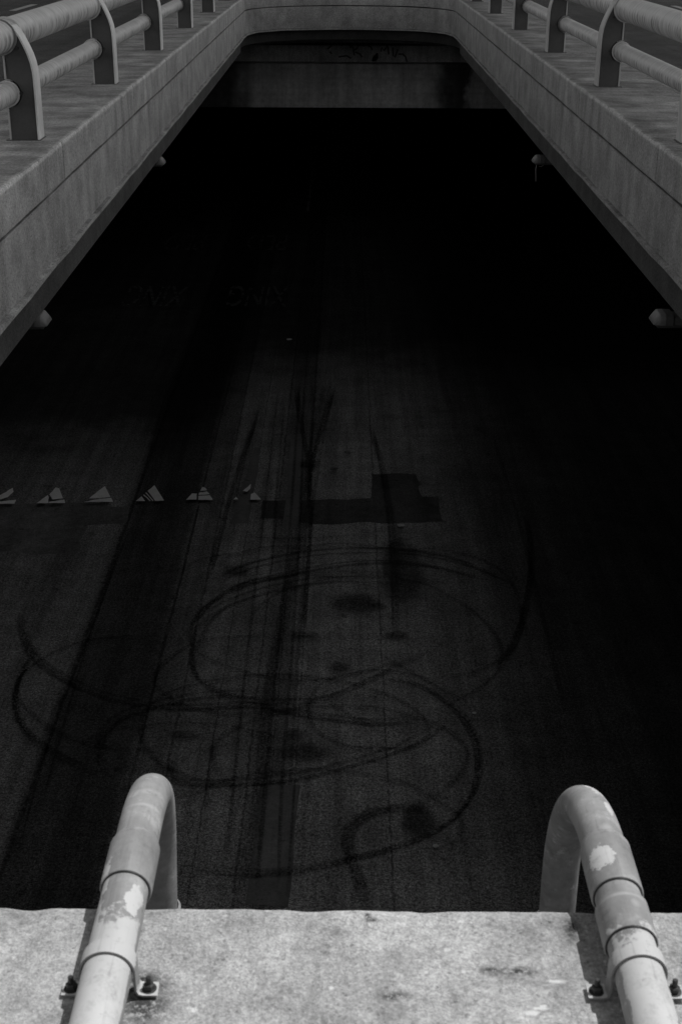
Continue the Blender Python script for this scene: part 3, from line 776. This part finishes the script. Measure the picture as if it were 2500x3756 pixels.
# ------------------------------------------------------------------ pipe railings
RH, RR1, RZ2, RR2 = .690, .108, .315, .076
def railing(side, xe, label):
    """side -1 left, +1 right; xe = x of the opening edge"""
    xi = xe + side * .165            # inner flange face
    xo = xe + side * .362            # outer flange face
    xp = xe + side * .385            # upper pipe axis
    xq = xe + side * .365            # lower pipe axis
    root = empty('pipe_railing', label, 'railing', (xp, POST_Y[0], 0))
    off = -Vector(root.location)
    T = Matrix.Translation(off)
    def add(name, bm, mat, parent, smooth=False):
        bm.transform(T); return link_mesh(name, bm, mat, parent, smooth)
    bm = bmesh.new(); tube(bm, [(xp, 1.2 + i * .5, RH) for i in range(58)], RR1, 48)
    add('top_rail', bm, M_PIPE, root, True)
    bm = bmesh.new(); tube(bm, [(xq, 1.2 + i * .5, RZ2) for i in range(58)], RR2, 40)
    add('lower_rail', bm, M_PIPE, root, True)
    HW = .085; TH = .012
    # inner flange centre line in (x, z): straight then leaning back onto the pipe
    def fl(t):
        return None
    prof = [(xi, 0), (xi, .10), (xi, .20), (xi, .30), (xi, .40), (xi + side * .003, .46), (xi + side * .012, .52), (xi + side * .028, .575), (xi + side * .050, .63), (xi + side * .078, .69), (xi + side * .105, .735), (xi + side * .128, .762)]
    for y in POST_Y:
        # web plates, notched for the two pipes (near and far)
        post = bmesh.new()
        inner = [(p[0] + side * TH, p[1]) for p in prof]
        out = []
        tip = prof[-1]
        def arc(cx, cz, r, a0, a1, n=14):
            return [(cx + side * r * math.cos(a0 + (a1 - a0) * i / n), cz + r * math.sin(a0 + (a1 - a0) * i / n)) for i in range(n + 1)]
        o = [(xo, 0)]
        zc = math.sqrt(max((RR2 + .022) ** 2 - (xo - xq) ** 2, 0))
        o += [(xo, RZ2 - zc)] + arc(xq, RZ2, RR2 + .022, -math.pi / 2 - .0, -3 * PI / 2 + .0)[1:-1] + [(xo, RZ2 + zc)]
        zc2 = math.sqrt(max((RR1 + .006) ** 2 - (xo - xp) ** 2, 0))
        o += [(xo, RH - zc2)] + arc(xp, RH, RR1 + .006, -PI / 2 - .15, -PI - .28)
        o = [p for p in o]
        poly = o + [p for p in reversed(inner[:-2])]
        prism(post, poly, 'y', y - HW + .014, y + HW - .014)
        bmesh.ops.triangulate(post, faces=[f for f in post.faces if len(f.verts) > 4]); fixn(post)
        pobj = add('post', post, M_POST, root)
        b2 = bmesh.new()
        sec = prof + [(p[0] + side * TH, p[1] + (.004 if i == len(prof) - 1 else 0)) for i, p in reversed(list(enumerate(prof)))]
        prism(b2, sec, 'y', y - HW, y + HW)
        bmesh.ops.triangulate(b2, faces=[f for f in b2.faces if len(f.verts) > 4]); fixn(b2)
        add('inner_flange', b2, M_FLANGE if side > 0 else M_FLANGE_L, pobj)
        for za, zb in ((0, RZ2 - zc), (RZ2 + zc, RH - zc2)):
            b2 = bmesh.new(); box(b2, min(xo, xo + side * TH), max(xo, xo + side * TH), y - HW, y + HW, za, zb, .002)
            fixn(b2); add('outer_flange', b2, M_FLANGE, pobj)
        # collars on the near face and their bolts
        for r, cx, cz in ((RR2, xq, RZ2), (RR1, xp, RH)):
            for s2 in (-1, 1):
                b2 = bmesh.new(); yy = y + s2 * (HW + .004)
                A = [[bmv for bmv in [b2.verts.new((cx + q * math.cos(k * 2 * PI / 40), yy + t * .009, cz + q * math.sin(k * 2 * PI / 40))) for k in range(40)]]
                     for q, t in ((r + .0015, -1), (r + .014, -1), (r + .014, 1), (r + .0015, 1))]
                for i in range(4):
                    a, b = A[i], A[(i + 1) % 4]
                    for k in range(40): b2.faces.new((a[k], a[(k + 1) % 40], b[(k + 1) % 40], b[k]))
                fixn(b2); add('collar', b2, M_PIPE, pobj, True)
        for cx, cz, r in ((xq, RZ2, RR2 + .024), (xp, RH, RR1 + .028)):
            for s2 in (-1, 1):
                b2 = bmesh.new(); ang = 0.05 if r < .12 else -.55
                bx, bz = cx - side * r * math.cos(ang), cz + r * math.sin(ang)
                tube(b2, [(bx, y + s2 * (HW + .012), bz), (bx, y + s2 * (HW - .03), bz)], .012, 6)
                fixn(b2); add('bolt', b2, M_DARK, pobj)
        b2 = bmesh.new(); box(b2, min(xi - side * .012, xo + side * .035), max(xi - side * .012, xo + side * .035), y - HW - .012, y + HW + .012, -.01, .0035, .001)
        fixn(b2); add('base_plate', b2, M_POST, pobj)
    return root
railing(-1, XL, 'grey steel two-pipe railing along the left side of the opening')
railing(1, XR, 'grey steel two-pipe railing along the right side of the opening')

# ------------------------------------------------------------------ conduits on the sunlit wall top
PR = .0362
M_STRAP = plain('strap_zinc', .30, .5, .4, .3, 30)
def conduit(name, label, x0, lean, coup, strap_y, patches, scratches, k0, ywhite, reach=0.0):
    zA = PR + .012
    root = empty(name, label, 'pipe', (x0, 1.2, 0))
    T = Matrix.Translation((-x0, -1.2, 0))
    mat = conduit_mat(name + '_paint', k0, [((c[0] - x0, c[1] - 1.2, c[2]), r) for c, r in patches], [((c[0] - x0, c[1] - 1.2, c[2]), r) for c, r in scratches], ywhite - 1.2)
    RB = .35; yb = 2.165 + reach - RB
    straight = [(x0, .55 + i * .1, zA) for i in range(int((yb - .55) / .1) + 1)] + [(x0, yb + .012, zA)]
    bend = []
    for i in range(25):
        a = PI / 2 * i / 24
        p = Vector((0, RB * math.sin(a), -RB + RB * math.cos(a)))
        f = (p.y / RB) ** 2
        bend.append((x0 + lean * f * .5 + lean * .5 * (1 - math.cos(a)), yb + p.y, zA + p.z))
    down = [(bend[-1][0] + lean * .1 * i, bend[-1][1], bend[-1][2] - .1 * i) for i in range(0, 50)]
    bm = bmesh.new(); tube(bm, straight, PR, 40); bm.transform(T); link_mesh('straight_pipe', bm, mat, root, True)
    bm = bmesh.new(); tube(bm, bend, PR, 40); bm.transform(T); link_mesh('elbow', bm, mat, root, True)
    bm = bmesh.new(); tube(bm, down, PR, 40); bm.transform(T); link_mesh('riser_pipe', bm, mat, root, True)
    for (ya, yb_, rr, taper) in coup:
        bm = bmesh.new()
        pts = [(x0, ya + .0015, zA), (x0, ya, zA), (x0, ya, zA), (x0, ya + .003, zA), (x0, yb_ - taper, zA), (x0, yb_, zA)]
        pts = [(x0, ya + .004, zA), (x0, ya + .0001, zA), (x0, ya, zA), (x0, ya + .003, zA), (x0, yb_ - taper, zA), (x0, yb_, zA)]
        rs = [PR + .0012, PR + .0014, PR + rr - .0015, PR + rr, PR + rr, PR - .0002]
        # an open socket mouth with a dark gap round the pipe
        rings = tube(bm, pts, rs, 48, cap=False)
        bm.transform(T); link_mesh('coupling', bm, mat, root, True)
        bm = bmesh.new()
        rings = tube(bm, [(x0, ya - .0016, zA), (x0, ya - .0016 + .0001, zA), (x0, ya + .0005, zA)], [PR + .0006, PR + rr * .40, PR + rr * .45], 48, cap=False)
        bm.transform(T); link_mesh('socket_gap', bm, M_DARK, root, True)
    # collar where the riser enters its lower socket
    p = down[1]
    bm = bmesh.new(); tube(bm, [(p[0], p[1], p[2] + .0), (p[0], p[1], p[2] - .004), (down[3][0], down[3][1], down[3][2])], [PR + .002, PR + .0065, PR + .0065], 40, cap=False)
    bm.transform(T); link_mesh('coupling', bm, mat, root, True)
    # pipe strap with two feet and anchor bolts
    bm = bmesh.new(); sw = .014; th = .0032; r0 = PR + .0016
    P = [(-r0 - .033, .0035), (-r0 - .012, .0035), (-r0 - .004, .006), (-r0, .014), (-r0, zA)]
    for i in range(1, 20):
        a = PI - PI * i / 20; P.append((r0 * math.cos(a), zA + r0 * math.sin(a)))
    P += [(r0, zA), (r0, .014), (r0 + .004, .006), (r0 + .012, .0035), (r0 + .033, .0035)]
    Q = []
    for i, p in enumerate(P):
        a = P[max(i - 1, 0)]; b = P[min(i + 1, len(P) - 1)]
        t = Vector((b[0] - a[0], b[1] - a[1])).normalized(); Q.append((p[0] - t.y * th, p[1] + t.x * th))
    for i in range(len(P) - 1):
        for (ya, yb_) in ((strap_y - sw, strap_y + sw),):
            v = [bm.verts.new((x0 + q[0], yy, q[1])) for yy in (ya, yb_) for q in (P[i], P[i + 1], Q[i + 1], Q[i])]
            for f in ((0, 1, 2, 3), (7, 6, 5, 4), (3, 2, 6, 7), (0, 4, 5, 1)): bm.faces.new([v[k] for k in f])
    bmesh.ops.remove_doubles(bm, verts=bm.verts[:], dist=1e-5); fixn(bm)
    bm.transform(T); link_mesh('strap', bm, mat, root, True)
    for s in (-1, 1):
        bm = bmesh.new(); bx = x0 + s * (r0 + .0195)
        tube(bm, [(bx, strap_y, .006), (bx, strap_y, .0075)], .0115, 24)
        tube(bm, [(bx, strap_y, .0075), (bx, strap_y, .0155), (bx, strap_y, .017)], [.0085, .0085, .0065], 6)
        tube(bm, [(bx, strap_y, .016), (bx, strap_y, .028), (bx, strap_y, .0295)], [.0042, .0042, .003], 14)
        fixn(bm); bm.transform(T); link_mesh('bolt', bm, M_BOLT, root)
    return root
zt = PR * 2 + .012
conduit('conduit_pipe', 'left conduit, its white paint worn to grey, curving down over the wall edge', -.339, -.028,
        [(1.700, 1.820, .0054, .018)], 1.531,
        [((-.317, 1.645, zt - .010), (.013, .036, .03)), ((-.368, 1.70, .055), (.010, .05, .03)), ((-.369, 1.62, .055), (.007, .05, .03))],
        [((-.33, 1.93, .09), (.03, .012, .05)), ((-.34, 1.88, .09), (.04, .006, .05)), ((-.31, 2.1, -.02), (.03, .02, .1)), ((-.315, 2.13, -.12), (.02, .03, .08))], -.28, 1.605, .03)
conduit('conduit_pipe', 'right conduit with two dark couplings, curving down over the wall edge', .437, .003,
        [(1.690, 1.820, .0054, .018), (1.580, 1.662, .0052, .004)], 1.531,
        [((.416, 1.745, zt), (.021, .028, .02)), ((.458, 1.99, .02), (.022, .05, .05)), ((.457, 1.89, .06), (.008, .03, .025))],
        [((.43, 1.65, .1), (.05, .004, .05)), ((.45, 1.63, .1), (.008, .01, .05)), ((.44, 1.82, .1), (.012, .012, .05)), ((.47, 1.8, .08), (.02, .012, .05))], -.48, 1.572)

# ------------------------------------------------------------------ lamps under the deck edges
M_LH = plain('lamp_housing', .13, .5, .4, .12, 15); M_LENS = plain('lamp_lens', .22, .5, .5, .1, 20); M_LD = plain('lamp_tray', .08, .5, .4, .1, 15)
def lamp_master():
    root = empty('tunnel_lamp', 'x', 'lamp')
    def sec(x, w, h, z0):
        return [(x, w * a, z0 + h * b) for a, b in ((1, 0), (1, .5), (.94, .68), (.80, .92), (.6, 1), (-.6, 1), (-.80, .92), (-.94, .68), (-1, .5), (-1, 0))]
    def loft(secs):
        bm = bmesh.new(); rs = [[bm.verts.new(p) for p in s] for s in secs]
        for a, b in zip(rs[:-1], rs[1:]):
            for k in range(len(a)):
                bm.faces.new((a[k], a[(k + 1) % len(a)], b[(k + 1) % len(a)], b[k]))
        bm.faces.new(rs[0]); bm.faces.new(list(reversed(rs[-1]))); fixn(bm); return bm
    link_mesh('housing', loft([sec(-.42, .13, .085, 0), sec(-.11, .135, .09, 0)]), M_LH, root, True)
    link_mesh('hood', loft([sec(-.10, .145, .115, 0), sec(-.03, .145, .118, 0)]), M_LH, root, True)
    link_mesh('lens', loft([sec(-.026, .145, .118, 0), sec(.022, .145, .114, 0), sec(.03, .143, .108, 0), sec(.074, .128, .05, 0), sec(.085, .120, .022, 0), sec(.086, .115, .002, 0)]), M_LENS, root, True)
    bm = bmesh.new(); box(bm, -.42, .055, -.14, .14, -.03, -.003, .008); fixn(bm); link_mesh('tray', bm, M_LD, root)
    for yy in (-.06, .06):
        bm = bmesh.new(); tube(bm, [(-.2, yy, .08), (-.2, yy, .62)], .009, 8); fixn(bm); link_mesh('bracket', bm, M_LD, root)
    return root
def copy_tree(o):
    c = o.copy(); COL.objects.link(c)
    for ch in list(o.children):
        d = ch.copy(); COL.objects.link(d); d.parent = c
    return c
LM = lamp_master()
LAMP_Z = CAM_Z - 3.1
spots = [((150, 1184), 0, 'near lamp under the left parapet with a pale rounded nose'), ((586, 600), 0, 'small far lamp under the left parapet'),
         ((2418, 1180), 1, 'near lamp under the right parapet, partly hidden behind the beam'), ((1970, 594), 1, 'small far lamp under the right parapet with a loose wire')]
for i, (p, flip, lab) in enumerate(spots):
    o = LM if i == 0 else copy_tree(LM)
    q = on_z(p[0], p[1], LAMP_Z); o.location = q; o.scale = (.85, .85, .78); o.rotation_euler = (0, 0, PI if flip else 0)
    tag(o, lab, 'lamp', 'lamps under the deck edges')
    if i == 3:
        bm = bmesh.new(); tube(bm, [(.02, .05, -.03), (.03, .05, -.12), (.022, .05, -.22), (.015, .05, -.33)], .005, 6)
        fixn(bm); link_mesh('loose_wire', bm, M_LIT, o); bm = bmesh.new(); tube(bm, [(-.1, .05, -.035), (-.06, .04, -.075), (-.02, .05, -.07)], .006, 6)
        fixn(bm); link_mesh('loose_wire', bm, M_LIT, o)

# ------------------------------------------------------------------ dark pigeon on the far ledge
def pigeon():
    base = on_y(1376, 229, 33.2); zL = -1.70
    root = empty('pigeon', 'dark pigeon standing on the ledge of the far cross beam', 'bird', (base.x, 33.2, zL))
    bm = bmesh.new()
    path = [(-.115, -.0, .035), (-.10, 0, .045), (-.06, 0, .075), (-.02, 0, .105), (.015, 0, .135), (.035, 0, .165), (.042, 0, .19), (.05, 0, .205), (.066, 0, .208), (.076, 0, .205), (.092, 0, .198)]
    rr = [.006, .022, .046, .058, .056, .040, .026, .026, .020, .008, .002]
    tube(bm, path, rr, 16); fixn(bm)
    o = link_mesh('body', bm, plain('dark_plumage', .02, .6, .3, .3, 40), root, True)
    for s in (-1, 1):
        bm = bmesh.new(); tube(bm, [(-.01, s * .022, .07), (-.004, s * .022, .03), (0, s * .022, .004), (.03, s * .024, .004)], [.008, .005, .004, .003], 8); fixn(bm)
        link_mesh('leg', bm, plain('bird_leg', .12, .6, .3), root, True)
    root.rotation_euler = (0, 0, rad(-50))
pigeon()

# ------------------------------------------------------------------ unseen overhead deck added to shade everything beyond the foreground wall
bm = bmesh.new()
VY0, VY1, VX0, VX1, VZ = 11.3, 90, -15, 17.5, 20.0
sec = [(VX0, VZ + .9), (VX0, VZ + .6), (VX0 + 2.5, VZ), (VX1 - 1.5, VZ), (VX1, VZ + .5), (VX1, VZ + 1.9), (VX1 - .3, VZ + 1.9), (VX1 - .3, VZ + .95), (VX0 + .3, VZ + .95), (VX0 + .3, VZ + 1.9), (VX0, VZ + 1.9)]
via = empty('shade_viaduct', 'unseen grey concrete road deck added above the opening to shade it', 'shade_viaduct', (0, VY0, 0))
prism(bm, sec, 'y', 0, VY1 - VY0)
bmesh.ops.triangulate(bm, faces=[f for f in bm.faces if len(f.verts) > 4]); fixn(bm)
link_mesh('shade_deck', bm, M_WALL, via)
for x in (-13.0, 16.0):
    for y in (14, 40, 66):
        bm = bmesh.new(); tube(bm, [(x, y - VY0, -.2), (x, y - VY0, VZ + .3)], .55, 24); fixn(bm); link_mesh('shade_column', bm, M_WALL, via, True)
